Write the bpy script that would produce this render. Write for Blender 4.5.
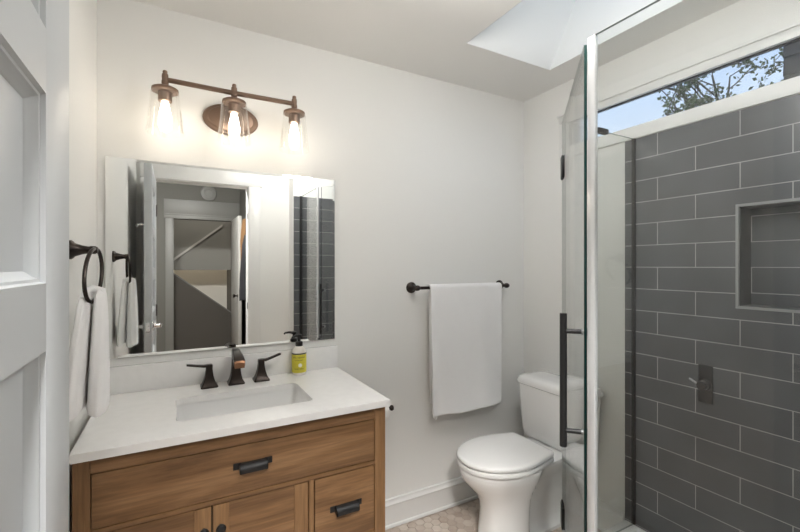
import bpy, bmesh, math, random
from mathutils import Vector, Matrix, noise

for o in list(bpy.data.objects):
    bpy.data.objects.remove(o, do_unlink=True)
scene = bpy.context.scene
COL = scene.collection

# ------------------------------------------------------------------ camera
EYE = 1.3665
YAW = 0.5007
cam_data = bpy.data.cameras.new('camera')
cam = bpy.data.objects.new('camera', cam_data)
COL.objects.link(cam)
cam.location = (0, 0, EYE)
cam.rotation_euler = (math.pi / 2, 0, -YAW)
cam_data.sensor_fit = 'HORIZONTAL'
cam_data.sensor_width = 36.0
cam_data.lens = 36.0 * 412.1 / 800.0
cam_data.clip_start = 0.02
cam_data.clip_end = 200
scene.camera = cam

# ------------------------------------------------------------------ sky, daylight, exposure
world = bpy.data.worlds.new('sky')
scene.world = world
world.use_nodes = True
wn = world.node_tree.nodes
wl = world.node_tree.links
wn.clear()
w_out = wn.new('ShaderNodeOutputWorld')
w_bg = wn.new('ShaderNodeBackground')
w_tc = wn.new('ShaderNodeTexCoord')
w_sep = wn.new('ShaderNodeSeparateXYZ')
w_rmp = wn.new('ShaderNodeValToRGB')
wl.new(w_tc.outputs['Generated'], w_sep.inputs[0])
wl.new(w_sep.outputs['Z'], w_rmp.inputs[0])
e = w_rmp.color_ramp.elements
e[0].position = 0.0
e[0].color = (0.62, 0.76, 0.95, 1)
e[1].position = 1.0
e[1].color = (0.62, 0.74, 0.95, 1)
k = w_rmp.color_ramp.elements.new(0.34)
k.color = (0.58, 0.73, 0.98, 1)
k = w_rmp.color_ramp.elements.new(0.46)
k.color = (0.33, 0.52, 0.92, 1)
k = w_rmp.color_ramp.elements.new(0.27)
k.color = (0.66, 0.78, 0.96, 1)
wl.new(w_rmp.outputs[0], w_bg.inputs[0])
w_bg.inputs[1].default_value = 0.46
wl.new(w_bg.outputs[0], w_out.inputs[0])

SKY_WATTS = 1.6
BULB = 7.0
BATH_FILL = 11.5  # glow of the added bathroom globe
HALL = 125.0  # glow of the added hall lamp


def area_light(name, loc, rot, sx, sy, watts, color):
    d = bpy.data.lights.new(name, 'AREA')
    d.shape = 'RECTANGLE'
    d.size = sx
    d.size_y = sy
    d.energy = watts
    d.color = color
    o = bpy.data.objects.new(name, d)
    COL.objects.link(o)
    o.location = loc
    o.rotation_euler = rot
    return o


# daylight falling through the skylight (just above its glass)
area_light('skylight_daylight', (1.48, 0.55, 3.13), (0, 0, 0), 0.55, 1.0, SKY_WATTS, (0.95, 0.98, 1.0))
vs = scene.view_settings
vs.view_transform = 'Standard'
vs.look = 'None'
vs.gamma = 1.0
vs.use_curve_mapping = False
vs.exposure = 1.33

# ------------------------------------------------------------------ main measures
D = 1.925        # back wall plane (y)
XL = -0.2583     # left wall plane
XR = 1.9526      # right wall plane
CEIL = 2.411
YF = 0.06        # door wall, bathroom face
YS = 0.224       # shower end wall face (furred out)
KT = 0.875       # counter top


# ------------------------------------------------------------------ mesh helpers
class MB:
    def __init__(s):
        s.bm = bmesh.new()

    def box(s, x0, x1, y0, y1, z0, z1, bev=0.0, seg=2, mat=None):
        r = bmesh.ops.create_cube(s.bm, size=1.0)
        vsl = r['verts']
        for v in vsl:
            v.co = Vector((x0 + (v.co.x + .5) * (x1 - x0), y0 + (v.co.y + .5) * (y1 - y0), z0 + (v.co.z + .5) * (z1 - z0)))
        es = list({ed for v in vsl for ed in v.link_edges})
        if bev > 0:
            rr = bmesh.ops.bevel(s.bm, geom=es, offset=bev, segments=seg, affect='EDGES', profile=0.5)
            vsl = list({v for v in rr['verts']} | {v for v in vsl if v.is_valid})
        if mat is not None:
            bmesh.ops.transform(s.bm, matrix=mat, verts=vsl)
        return s

    def ring(s, pts):
        return [s.bm.verts.new(p) for p in pts]

    def loft(s, rings, cap0=True, cap1=True, close=True):
        rs = [s.ring(r) for r in rings]
        n = len(rs[0])
        for a, b in zip(rs[:-1], rs[1:]):
            for i in range(n if close else n - 1):
                j = (i + 1) % n
                s.bm.faces.new((a[i], a[j], b[j], b[i]))
        if cap0:
            s.bm.faces.new(list(reversed(rs[0])))
        if cap1:
            s.bm.faces.new(rs[-1])
        return s

    def lathe(s, prof, origin, axis=(0, 0, 1), seg=24, cap0=True, cap1=True):
        ax = Vector(axis).normalized()
        t = Vector((1, 0, 0)) if abs(ax.x) < .9 else Vector((0, 1, 0))
        u = ax.cross(t).normalized()
        w = ax.cross(u)
        o = Vector(origin)
        rings = []
        for r, h in prof:
            r = max(r, 1e-5)
            rings.append([o + ax * h + (u * math.cos(2 * math.pi * i / seg) + w * math.sin(2 * math.pi * i / seg)) * r for i in range(seg)])
        return s.loft(rings, cap0, cap1)

    def cyl(s, p0, p1, r0, r1=None, seg=20):
        r1 = r0 if r1 is None else r1
        p0, p1 = Vector(p0), Vector(p1)
        d = p1 - p0
        return s.lathe([(r0, 0), (r1, d.length)], p0, d, seg)

    def tube(s, pts, rad, seg=12, closed=False):
        pts = [Vector(p) for p in pts]
        n = len(pts)
        rads = rad if isinstance(rad, (list, tuple)) else [rad] * n
        rings = []
        prev = None
        for i, p in enumerate(pts):
            if closed:
                tg = (pts[(i + 1) % n] - pts[i - 1]).normalized()
            else:
                tg = (pts[min(i + 1, n - 1)] - pts[max(i - 1, 0)]).normalized()
            if prev is None:
                t = Vector((0, 0, 1)) if abs(tg.z) < .9 else Vector((1, 0, 0))
                u = tg.cross(t).normalized()
            else:
                u = (prev - tg * prev.dot(tg)).normalized()
            prev = u
            w = tg.cross(u)
            rings.append([p + (u * math.cos(2 * math.pi * k / seg) + w * math.sin(2 * math.pi * k / seg)) * rads[i] for k in range(seg)])
        if closed:
            rs = [s.ring(r) for r in rings]
            for i in range(n):
                a, b = rs[i], rs[(i + 1) % n]
                for k in range(seg):
                    j = (k + 1) % seg
                    s.bm.faces.new((a[k], a[j], b[j], b[k]))
            return s
        return s.loft(rings)

    def prism(s, poly, z0, z1):
        return s.loft([[(x, y, z0) for x, y in poly], [(x, y, z1) for x, y in poly]])

    def extrude_profile(s, prof, a, b, axis):
        """prof: list of (p, z); axis 'x': p is y, from x=a to b; axis 'y': p is x."""
        if axis == 'x':
            return s.loft([[(a, p, z) for p, z in prof], [(b, p, z) for p, z in prof]])
        return s.loft([[(p, a, z) for p, z in prof], [(p, b, z) for p, z in prof]])

    def build(s, name, mat, parent=None, smooth=35, loc=None):
        bmesh.ops.recalc_face_normals(s.bm, faces=s.bm.faces)
        me = bpy.data.meshes.new(name)
        if loc is not None:
            bmesh.ops.translate(s.bm, verts=s.bm.verts, vec=-Vector(loc))
        s.bm.to_mesh(me)
        s.bm.free()
        me.materials.append(mat)
        if smooth:
            me.polygons.foreach_set('use_smooth', [True] * len(me.polygons))
            me.set_sharp_from_angle(angle=math.radians(smooth))
        me.update()
        o = bpy.data.objects.new(name, me)
        COL.objects.link(o)
        if loc is not None:
            o.location = loc
        if parent is not None:
            o.parent = parent
            o.matrix_parent_inverse = world_matrix(parent).inverted()
        return o


def world_matrix(o):
    m = Matrix.Translation(o.location) @ o.rotation_euler.to_matrix().to_4x4()
    if o.parent:
        m = world_matrix(o.parent) @ o.matrix_parent_inverse @ m
    return m


def tag(o, label, cat, group=None, kind=None):
    o['label'] = label
    o['category'] = cat
    if group:
        o['group'] = group
    if kind:
        o['kind'] = kind
    return o


def thing(name, label, cat, loc, group=None, kind=None):
    o = bpy.data.objects.new(name, None)
    o.empty_display_size = 0.05
    COL.objects.link(o)
    o.location = loc
    return tag(o, label, cat, group, kind)


def struct(o, label, cat):
    return tag(o, label, cat, None, 'structure')


def slab(xs, zs, filled, axis, p0, p1):
    """cells of a wall / ceiling slab with real holes. axis: direction of the slab's thickness."""
    m = MB()
    bm = m.bm
    cache = {}

    def P(i, j, k):
        key = (i, j, k)
        if key not in cache:
            a, b, c = xs[i], zs[j], (p0, p1)[k]
            co = {'x': (c, a, b), 'y': (a, c, b), 'z': (a, b, c)}[axis]
            cache[key] = bm.verts.new(co)
        return cache[key]
    nx, nz = len(xs) - 1, len(zs) - 1
    F = lambda i, j: 0 <= i < nx and 0 <= j < nz and filled(i, j)
    for i in range(nx):
        for j in range(nz):
            if not F(i, j):
                continue
            for k_ in (0, 1):
                bm.faces.new([P(i, j, k_), P(i + 1, j, k_), P(i + 1, j + 1, k_), P(i, j + 1, k_)])
            for di, dj, a, b in ((-1, 0, (i, j), (i, j + 1)), (1, 0, (i + 1, j), (i + 1, j + 1)), (0, -1, (i, j), (i + 1, j)), (0, 1, (i, j + 1), (i + 1, j + 1))):
                if not F(i + di, j + dj):
                    bm.faces.new([P(*a, 0), P(*b, 0), P(*b, 1), P(*a, 1)])
    return m


# ------------------------------------------------------------------ materials
def new_mat(name):
    m = bpy.data.materials.new(name)
    m.use_nodes = True
    nt = m.node_tree
    return m, nt.nodes, nt.links, nt.nodes['Principled BSDF']


def pbr(name, col, rough=0.5, metal=0.0, bump=0.0, bscale=60, var=0.0, vscale=4, coat=0.0, emit=None, estr=0, spec=None, sheen=0.0):
    m, N, L, b = new_mat(name)
    b.inputs['Base Color'].default_value = (*col, 1)
    b.inputs['Roughness'].default_value = rough
    b.inputs['Metallic'].default_value = metal
    b.inputs['Coat Weight'].default_value = coat
    if spec is not None:
        b.inputs['Specular IOR Level'].default_value = spec
    if sheen:
        b.inputs['Sheen Weight'].default_value = sheen
    if emit:
        b.inputs['Emission Color'].default_value = (*emit, 1)
        b.inputs['Emission Strength'].default_value = estr
    g = N.new('ShaderNodeNewGeometry')
    if var:
        n = N.new('ShaderNodeTexNoise')
        n.inputs['Scale'].default_value = vscale
        n.inputs['Detail'].default_value = 5
        L.new(g.outputs['Position'], n.inputs['Vector'])
        r = N.new('ShaderNodeValToRGB')
        r.color_ramp.elements[0].position = .3
        r.color_ramp.elements[1].position = .7
        r.color_ramp.elements[0].color = (*[c * (1 - var) for c in col], 1)
        r.color_ramp.elements[1].color = (*[min(1, c * (1 + var)) for c in col], 1)
        L.new(n.outputs['Fac'], r.inputs[0])
        L.new(r.outputs[0], b.inputs['Base Color'])
    if bump:
        n = N.new('ShaderNodeTexNoise')
        n.inputs['Scale'].default_value = bscale
        n.inputs['Detail'].default_value = 3
        L.new(g.outputs['Position'], n.inputs['Vector'])
        bp = N.new('ShaderNodeBump')
        bp.inputs['Strength'].default_value = bump
        bp.inputs['Distance'].default_value = 0.002
        L.new(n.outputs['Fac'], bp.inputs['Height'])
        L.new(bp.outputs[0], b.inputs['Normal'])
    return m


def wood(name, axis, cols, scale=1.0):
    m, N, L, b = new_mat(name)
    g = N.new('ShaderNodeNewGeometry')
    mp = N.new('ShaderNodeMapping')
    sc = {'x': (1.6, 14, 16), 'z': (16, 14, 1.6), 'y': (16, 1.6, 14)}[axis]
    mp.inputs['Scale'].default_value = [q * scale for q in sc]
    L.new(g.outputs['Position'], mp.inputs['Vector'])
    n = N.new('ShaderNodeTexNoise')
    n.inputs['Scale'].default_value = 1.0
    n.inputs['Detail'].default_value = 6
    n.inputs['Roughness'].default_value = .62
    n.inputs['Distortion'].default_value = .7
    L.new(mp.outputs[0], n.inputs['Vector'])
    r = N.new('ShaderNodeValToRGB')
    r.color_ramp.elements[0].position = .28
    r.color_ramp.elements[0].color = (*cols[0], 1)
    r.color_ramp.elements[1].position = .74
    r.color_ramp.elements[1].color = (*cols[2], 1)
    k_ = r.color_ramp.elements.new(.5)
    k_.color = (*cols[1], 1)
    L.new(n.outputs['Fac'], r.inputs[0])
    mp2 = N.new('ShaderNodeMapping')
    sc2 = {'x': (9, 160, 170), 'z': (170, 160, 9), 'y': (170, 9, 160)}[axis]
    mp2.inputs['Scale'].default_value = sc2
    L.new(g.outputs['Position'], mp2.inputs['Vector'])
    n2 = N.new('ShaderNodeTexNoise')
    n2.inputs['Scale'].default_value = 1.0
    n2.inputs['Detail'].default_value = 3
    L.new(mp2.outputs[0], n2.inputs['Vector'])
    r2 = N.new('ShaderNodeMapRange')
    r2.inputs['From Min'].default_value = .35
    r2.inputs['From Max'].default_value = .7
    r2.inputs['To Min'].default_value = .82
    r2.inputs['To Max'].default_value = 1.1
    L.new(n2.outputs['Fac'], r2.inputs['Value'])
    mx = N.new('ShaderNodeMix')
    mx.data_type = 'RGBA'
    mx.blend_type = 'MULTIPLY'
    mx.inputs['Factor'].default_value = 1
    L.new(r.outputs[0], mx.inputs[6])
    L.new(r2.outputs[0], mx.inputs[7])
    L.new(mx.outputs[2], b.inputs['Base Color'])
    b.inputs['Roughness'].default_value = .48
    bp = N.new('ShaderNodeBump')
    bp.inputs['Strength'].default_value = .15
    bp.inputs['Distance'].default_value = .001
    L.new(n2.outputs['Fac'], bp.inputs['Height'])
    L.new(bp.outputs[0], b.inputs['Normal'])
    return m


def tile_mat(name, axis, off):
    """running-bond tile, 315 x 103 mm with pale grout, world coordinates; axis: which coordinate runs along."""
    m, N, L, b = new_mat(name)
    g = N.new('ShaderNodeNewGeometry')
    s = N.new('ShaderNodeSeparateXYZ')
    L.new(g.outputs['Position'], s.inputs[0])
    a = N.new('ShaderNodeMath')
    a.operation = 'ADD'
    a.inputs[1].default_value = off
    L.new(s.outputs['Y' if axis == 'y' else 'X'], a.inputs[0])
    z = N.new('ShaderNodeMath')
    z.operation = 'ADD'
    z.inputs[1].default_value = -0.228 + 4 * 0.103
    L.new(s.outputs['Z'], z.inputs[0])
    c = N.new('ShaderNodeCombineXYZ')
    L.new(a.outputs[0], c.inputs[0])
    L.new(z.outputs[0], c.inputs[1])
    t = N.new('ShaderNodeTexBrick')
    t.offset = .5
    t.offset_frequency = 2
    t.squash = 1
    t.inputs['Scale'].default_value = 1
    t.inputs['Brick Width'].default_value = .315
    t.inputs['Row Height'].default_value = .103
    t.inputs['Mortar Size'].default_value = .0016
    t.inputs['Mortar Smooth'].default_value = .1
    t.inputs['Bias'].default_value = 0
    t.inputs['Color1'].default_value = (.092, .097, .106, 1)
    t.inputs['Color2'].default_value = (.113, .119, .129, 1)
    t.inputs['Mortar'].default_value = (.48, .48, .475, 1)
    L.new(c.outputs[0], t.inputs['Vector'])
    n = N.new('ShaderNodeTexNoise')
    n.inputs['Scale'].default_value = 6
    n.inputs['Detail'].default_value = 3
    L.new(g.outputs['Position'], n.inputs['Vector'])
    mr = N.new('ShaderNodeMapRange')
    mr.inputs['From Min'].default_value = .3
    mr.inputs['From Max'].default_value = .7
    mr.inputs['To Min'].default_value = .85
    mr.inputs['To Max'].default_value = 1.15
    L.new(n.outputs['Fac'], mr.inputs['Value'])
    mx = N.new('ShaderNodeMix')
    mx.data_type = 'RGBA'
    mx.blend_type = 'MULTIPLY'
    mx.inputs['Factor'].default_value = 1
    L.new(t.outputs['Color'], mx.inputs[6])
    L.new(mr.outputs[0], mx.inputs[7])
    L.new(mx.outputs[2], b.inputs['Base Color'])
    rr = N.new('ShaderNodeMapRange')
    rr.inputs['To Min'].default_value = .3
    rr.inputs['To Max'].default_value = .8
    L.new(t.outputs['Fac'], rr.inputs['Value'])
    L.new(rr.outputs[0], b.inputs['Roughness'])
    return m


def pane_mat(name, tint, base=.04, rough=0.0, gcol=(1, 1, 1), body=0.0, bodycol=(1, 1, 1)):
    """flat glass: what is behind shows straight through, plus a Schlick reflection."""
    m = bpy.data.materials.new(name)
    m.use_nodes = True
    N, L = m.node_tree.nodes, m.node_tree.links
    N.clear()
    out = N.new('ShaderNodeOutputMaterial')
    lw = N.new('ShaderNodeLayerWeight')
    lw.inputs['Blend'].default_value = .5
    p = N.new('ShaderNodeMath')
    p.operation = 'POWER'
    p.inputs[1].default_value = 5
    L.new(lw.outputs['Facing'], p.inputs[0])
    a = N.new('ShaderNodeMath')
    a.operation = 'MULTIPLY_ADD'
    a.inputs[1].default_value = 1 - base
    a.inputs[2].default_value = base
    a.use_clamp = True
    L.new(p.outputs[0], a.inputs[0])
    tr = N.new('ShaderNodeBsdfTransparent')
    tr.inputs[0].default_value = (*tint, 1)
    gl = N.new('ShaderNodeBsdfGlossy')
    gl.inputs['Roughness'].default_value = rough
    gl.inputs['Color'].default_value = (*gcol, 1)
    mx = N.new('ShaderNodeMixShader')
    L.new(a.outputs[0], mx.inputs[0])
    src = tr
    if body:
        df = N.new('ShaderNodeBsdfDiffuse')
        df.inputs[0].default_value = (*bodycol, 1)
        m2 = N.new('ShaderNodeMixShader')
        m2.inputs[0].default_value = body
        L.new(tr.outputs[0], m2.inputs[1])
        L.new(df.outputs[0], m2.inputs[2])
        src = m2
    L.new(src.outputs[0], mx.inputs[1])
    L.new(gl.outputs[0], mx.inputs[2])
    L.new(mx.outputs[0], out.inputs[0])
    return m


M = {}
M['wall'] = pbr('wall_paint', (.845, .845, .825), .55, bump=.12, bscale=140, spec=.3)
M['ceil'] = pbr('ceiling_paint', (.88, .875, .855), .75, spec=.2)
M['trim'] = pbr('trim_paint', (.80, .80, .785), .35)
M['door'] = pbr('door_paint', (.53, .555, .575), .42)
M['well'] = pbr('skylight_well_paint', (.86, .87, .86), .7)
M['bronze'] = pbr('oil_rubbed_bronze', (.045, .036, .032), .3, .85)
M['copper'] = pbr('coppery_bronze', (.32, .17, .10), .3, .9)  # coppery metal for the spout tip
M['fixture'] = pbr('brown_bronze', (.23, .155, .115), .4, .7)
M['black'] = pbr('matte_black_metal', (.016, .016, .017), .45, .25)
M['chrome'] = pbr('chrome', (.8, .8, .8), .12, 1.0)
M['quartz'] = pbr('white_quartz', (.90, .895, .885), .16, var=.02, vscale=30)
M['valve'] = pbr('dark_valve_metal', (.05, .05, .052), .3, .5)
M['china'] = pbr('vitreous_china', (.90, .90, .895), .1, coat=.3)
M['seat'] = pbr('toilet_seat_plastic', (.92, .92, .915), .18)
M['towel'] = pbr('white_terry', (.93, .93, .935), .95, bump=.9, bscale=420, sheen=.3)
M['acrylic'] = pbr('white_acrylic', (.88, .895, .89), .25)
M['grout'] = pbr('floor_grout', (.55, .50, .46), .8)
M['paper'] = pbr('toilet_paper', (.88, .87, .85), .9)
M['mirror'] = pbr('mirror_silver', (.90, .91, .90), .0, 1.0)
M['mirror_edge'] = pbr('mirror_back', (.25, .28, .27), .3)
M['glass'] = pane_mat('shower_glass', (.975, .985, .98))
M['lampglass'] = pane_mat('clear_shade_glass', (.985, .985, .98), .05)
M['winglass'] = pane_mat('window_glass', (.98, .985, .985), .02)
M['edge'] = pbr('green_glass_edge', (.006, .05, .045), .12, spec=.8)
M['edge_top'] = pbr('pale_glass_edge', (.30, .36, .34), .2)
M['seal'] = pane_mat('clear_vinyl_seal', (.86, .88, .9), .18, .12, body=.55, bodycol=(.92, .93, .95))
M['bulb'] = pbr('glowing_bulb', (1, .9, .75), .3, emit=(1.0, .88, .73), estr=BULB)
M['wood_h'] = wood('oak_grain_horizontal', 'x', [(.10, .048, .019), (.235, .124, .054), (.37, .212, .104)])
M['wood_v'] = wood('oak_grain_vertical', 'z', [(.13, .064, .026), (.25, .134, .058), (.34, .195, .096)])
M['dark'] = pbr('cabinet_gap_shade', (.03, .018, .01), .7)  # near-black colour painting the shade in the cabinet gaps
M['tile_y'] = tile_mat('slate_tile_long_wall', 'y', -1.092 + .1575 + .315 * 8)
M['tile_x'] = tile_mat('slate_tile_end_wall', 'x', -1.14 + .1575 + .315 * 8)
M['tile_plain'] = pbr('slate_tile', (.088, .089, .093), .32, var=.12, vscale=9)
M['tile_trim'] = pbr('grey_metal_tile_edge', (.34, .35, .36), .35, .3)
M['hallwall'] = pbr('hall_paint_dimmed', (.105, .102, .09), .7)  # dimness put into the colour, offsetting the bright added hall lamp
M['halltrim'] = pbr('hall_trim_dimmed', (.16, .16, .148), .5)  # hall trim darkened likewise so it stays dim
M['hallfloor'] = wood('hall_floor_boards', 'y', [(.12, .075, .04), (.2, .13, .07), (.28, .19, .11)])
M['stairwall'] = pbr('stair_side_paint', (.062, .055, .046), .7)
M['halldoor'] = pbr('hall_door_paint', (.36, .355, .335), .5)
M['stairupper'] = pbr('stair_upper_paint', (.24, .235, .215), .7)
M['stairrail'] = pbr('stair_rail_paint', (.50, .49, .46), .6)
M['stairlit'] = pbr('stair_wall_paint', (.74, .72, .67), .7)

# floor hex tile colour comes from a per-tile value stored on the mesh
m, N, L, b = new_mat('hex_marble')
at = N.new('ShaderNodeAttribute')
at.attribute_name = 'tile_tone'
nz = N.new('ShaderNodeTexNoise')
nz.inputs['Scale'].default_value = 22
nz.inputs['Detail'].default_value = 4
g = N.new('ShaderNodeNewGeometry')
L.new(g.outputs['Position'], nz.inputs['Vector'])
ad = N.new('ShaderNodeMath')
ad.operation = 'MULTIPLY_ADD'
ad.inputs[1].default_value = .5
L.new(nz.outputs['Fac'], ad.inputs[0])
L.new(at.outputs['Fac'], ad.inputs[2])
rp = N.new('ShaderNodeValToRGB')
rp.color_ramp.elements[0].position = .15
rp.color_ramp.elements[0].color = (.43, .34, .28, 1)
rp.color_ramp.elements[1].position = .95
rp.color_ramp.elements[1].color = (.70, .63, .56, 1)
L.new(ad.outputs[0], rp.inputs[0])
L.new(rp.outputs[0], b.inputs['Base Color'])
b.inputs['Roughness'].default_value = .35
M['hex'] = m

# ================================================================== STRUCTURE
T = .10
# floor: grout bed + bevelled hexagon tiles, one mesh
fm = MB()
fm.box(XL - T, XR + T, -.06, D + T, -.12, -.004)
floor = struct(fm.build('floor', M['grout'], smooth=0), 'small beige hexagon marble tile bathroom floor', 'floor')
hm = MB()
rng = random.Random(4)
R = .0285
tones = []
row = 0
y = YF - .02
while y < D + .02:
    x = XL + (R * .866 if row % 2 else 0)
    while x < XR + .02:
        tone = rng.random() * .5
        r0 = R - .0012
        f0 = len(hm.bm.faces)
        rings = []
        for rr_, zz in ((r0, -.004), (r0, -.001), (r0 - .0012, 0.0)):
            rings.append([(x + rr_ * math.sin(math.pi / 3 * q), y + rr_ * math.cos(math.pi / 3 * q), zz) for q in range(6)])
        hm.loft(rings, False, True)
        tones += [tone] * (len(hm.bm.faces) - f0)
        x += R * 1.732
    y += R * 1.5
    row += 1
hx = hm.build('hex_tiles', M['hex'], floor, smooth=0)
atr = hx.data.attributes.new('tile_tone', 'FLOAT', 'FACE')
atr.data.foreach_set('value', tones[:len(hx.data.polygons)])

# ceiling with the skylight opening
SX0, SX1, SY0, SY1 = 1.20, 1.757, .36, 1.545
xs = [XL - T, SX0, SX1, XR + T]
ys = [-.06, SY0, SY1, D + T]
cm = slab(xs, ys, lambda i, j: not (i == 1 and j == 1), 'z', CEIL, CEIL + .02)
struct(cm.build('ceiling', M['ceil'], smooth=0), 'flat white bathroom ceiling around the skylight well', 'ceiling')

# skylight well: slanted shaft (square to the sloped roof) with its frame and pane on top
wm = MB()
ZT = 3.05
SH = -.563 * (ZT - CEIL)
q = [(SX0, SY0, CEIL), (SX1, SY0, CEIL), (SX1, SY1, CEIL), (SX0, SY1, CEIL)]
t_ = .03
for inner in (0,):
    a0 = [(SX0 + .002, SY0 + .002), (SX1 - .002, SY0 + .002), (SX1 - .002, SY1 - .002), (SX0 + .002, SY1 - .002)]
    a1 = [(SX0 - t_, SY0 - t_), (SX1 + t_, SY0 - t_), (SX1 + t_, SY1 + t_), (SX0 - t_, SY1 + t_)]
    wm.loft([[(x, y, CEIL + .0002) for x, y in a0], [(x, y + SH, ZT) for x, y in a0],
             [(x, y + SH, ZT) for x, y in a1], [(x, y, CEIL + .0002) for x, y in a1]], False, False)
well = struct(wm.build('trim_1', M['well'], smooth=0), 'bright white slanted skylight well above the toilet', 'skylight')
sm = MB()
for (x0, x1, y0, y1) in ((SX0 - .05, SX0 + .02, SY0 - .05, SY1 + .05), (SX1 - .02, SX1 + .05, SY0 - .05, SY1 + .05),
                         (SX0 + .02, SX1 - .02, SY0 - .05, SY0 + .02), (SX0 + .02, SX1 - .02, SY1 - .02, SY1 + .05)):
    sm.box(x0, x1, y0 + SH, y1 + SH, ZT, ZT + .04)
sm.build('skylight_frame', M['trim'], well, smooth=0)
sm = MB()
sm.box(SX0 + .02, SX1 - .02, SY0 + SH + .02, SY1 + SH - .02, ZT + .015, ZT + .023)
sm.build('skylight_pane', M['winglass'], well, smooth=0)

# walls
wb = MB()
wb.box(XL - T, XR + T, D, D + T, -.12, CEIL + .2)
struct(wb.build('wall_back', M['wall'], smooth=0), 'off white painted wall behind the vanity and toilet', 'wall')
wb = MB()
wb.box(XL - T, XL, -.06, D, -.12, CEIL + .2)
struct(wb.build('wall_left', M['wall'], smooth=0), 'off white side wall holding the towel ring', 'wall')
# right wall with window and niche openings
WY0, WY1, WZ0, WZ1 = .32, 1.588, 2.04, 2.186
NY0, NY1, NZ0, NZ1 = .395, .785, 1.205, 1.603
ys = [-.06, WY0, NY0, NY1, WY1, D]
zs = [-.12, NZ0, NZ1, WZ0, WZ1 + .037, CEIL + .2]
wr = slab(ys, zs, lambda i, j: not ((1 <= i <= 3 and j == 3) or (i == 2 and j == 1)), 'x', XR, XR + T)
struct(wr.build('wall_right', M['wall'], smooth=0), 'off white wall behind the toilet tank, under the strip window', 'wall')
# door wall, with the doorway the camera stands in
OX0, OX1, OZ = -.13, .56, 2.05
xs = [XL, OX0 - .02, OX1 + .02, XR]
zs = [-.12, 0, OZ + .02, CEIL]
wf = slab(xs, zs, lambda i, j: not (i == 1 and j == 1), 'y', YF - .12, YF)
struct(wf.build('wall_front', M['wall'], smooth=0), 'white wall around the open bathroom doorway, seen in the mirror', 'wall')
wf = MB()
wf.box(.915, XR, YF, YS - .008, 0, CEIL)
struct(wf.build('wall_shower', M['wall'], smooth=0), 'furred out wall carrying the shower end tiles', 'wall')

# tile claddings
TZ0, TZ1, TY1 = .10, 1.979, 1.248
TX = XR - .008
ys = [YS - .008, NY0, NY1, TY1]
zs = [TZ0, NZ0, NZ1, TZ1]
tm = slab(ys, zs, lambda i, j: not (i == 1 and j == 1), 'x', TX, XR)
tl = struct(tm.build('wall_shower_tile_long', M['tile_y'], smooth=0), 'dark grey running bond tile wall with the niche and valve', 'tile wall')
nm = MB()
nb = XR + .088
nm.box(nb, nb + .006, NY0, NY1, NZ0, NZ1)
nm.build('niche_back', M['tile_y'], tl, smooth=0)
nm = MB()
nm.box(XR, nb, NY1 - .006, NY1, NZ0, NZ1)
nm.box(XR, nb, NY0, NY0 + .006, NZ0, NZ1)
nm.box(XR, nb, NY0 + .006, NY1 - .006, NZ0, NZ0 + .006)
nm.box(XR, nb, NY0 + .006, NY1 - .006, NZ1 - .006, NZ1)
nm.build('niche_lining', M['tile_plain'], tl, smooth=0)
nm = MB()
w_ = .006
nm.box(TX - .003, XR, NY0 - w_, NY1 + w_, NZ1 - .004, NZ1 + w_)
nm.box(TX - .003, XR, NY0 - w_, NY1 + w_, NZ0 - w_, NZ0 + .004)
nm.box(TX - .003, XR, NY1 - .004, NY1 + w_, NZ0, NZ1)
nm.box(TX - .003, XR, NY0 - w_, NY0 + .004, NZ0, NZ1)
nm.build('niche_edge_trim', M['tile_trim'], tl, smooth=0)
tm = MB()
tm.box(.915, TX, YS - .008, YS, TZ0, TZ1)
struct(tm.build('wall_shower_tile_end', M['tile_x'], smooth=0), 'narrow dark grey tiled shower end wall, seen in the mirror', 'tile wall')

# strip window
win = thing('window_1', 'long narrow white framed strip window high over the shower tiles', 'window', (XR, .95, WZ0), kind='structure')
m_ = MB()
cy0, cy1 = WY0 - .05, WY1 + .05
m_.box(XR - .018, XR, cy0, cy1, WZ1 - .006, 2.227, .002)
m_.box(XR - .014, XR, cy0, cy1, TZ1 + .001, WZ0, .002)
m_.box(XR - .014, XR, WY1, cy1, WZ0, WZ1 - .006, .002)
m_.box(XR - .014, XR, cy0, WY0, WZ0, WZ1 - .006, .002)
m_.build('window_casing', M['trim'], win)
m_ = MB()
m_.box(XR - .026, XR - .018, cy0 - .008, cy1 + .008, 2.216, 2.229, .002)
m_.build('casing_cap', M['trim'], win)
m_ = MB()
gx = XR + .012
m_.box(XR, XR + T, WY0, WY1, WZ0, WZ0 + .003)
m_.box(XR, XR + .026, WY0, WY1, WZ1 - .003, WZ1)
m_.box(XR, XR + T, WY1 - .003, WY1, WZ0, WZ1 - .003)
m_.box(XR, XR + T, WY0, WY0 + .003, WZ0, WZ1 - .003)
m_.build('window_jamb', M['trim'], win, smooth=0)
m_ = MB()
m_.box(gx - .006, gx + .01, WY0 + .003, WY1 - .003, WZ1 - .009, WZ1 - .003)
m_.box(gx - .006, gx + .01, WY0 + .003, WY1 - .003, WZ0 + .003, WZ0 + .006)
m_.box(gx - .006, gx + .01, WY1 - .011, WY1 - .003, WZ0 + .006, WZ1 - .009)
m_.build('black_glazing_bead', M['black'], win, smooth=0)
m_ = MB()
m_.box(gx, gx + .005, WY0 + .003, WY1 - .011, WZ0 + .006, WZ1 - .009)
m_.build('window_pane', M['winglass'], win, smooth=0)

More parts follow.
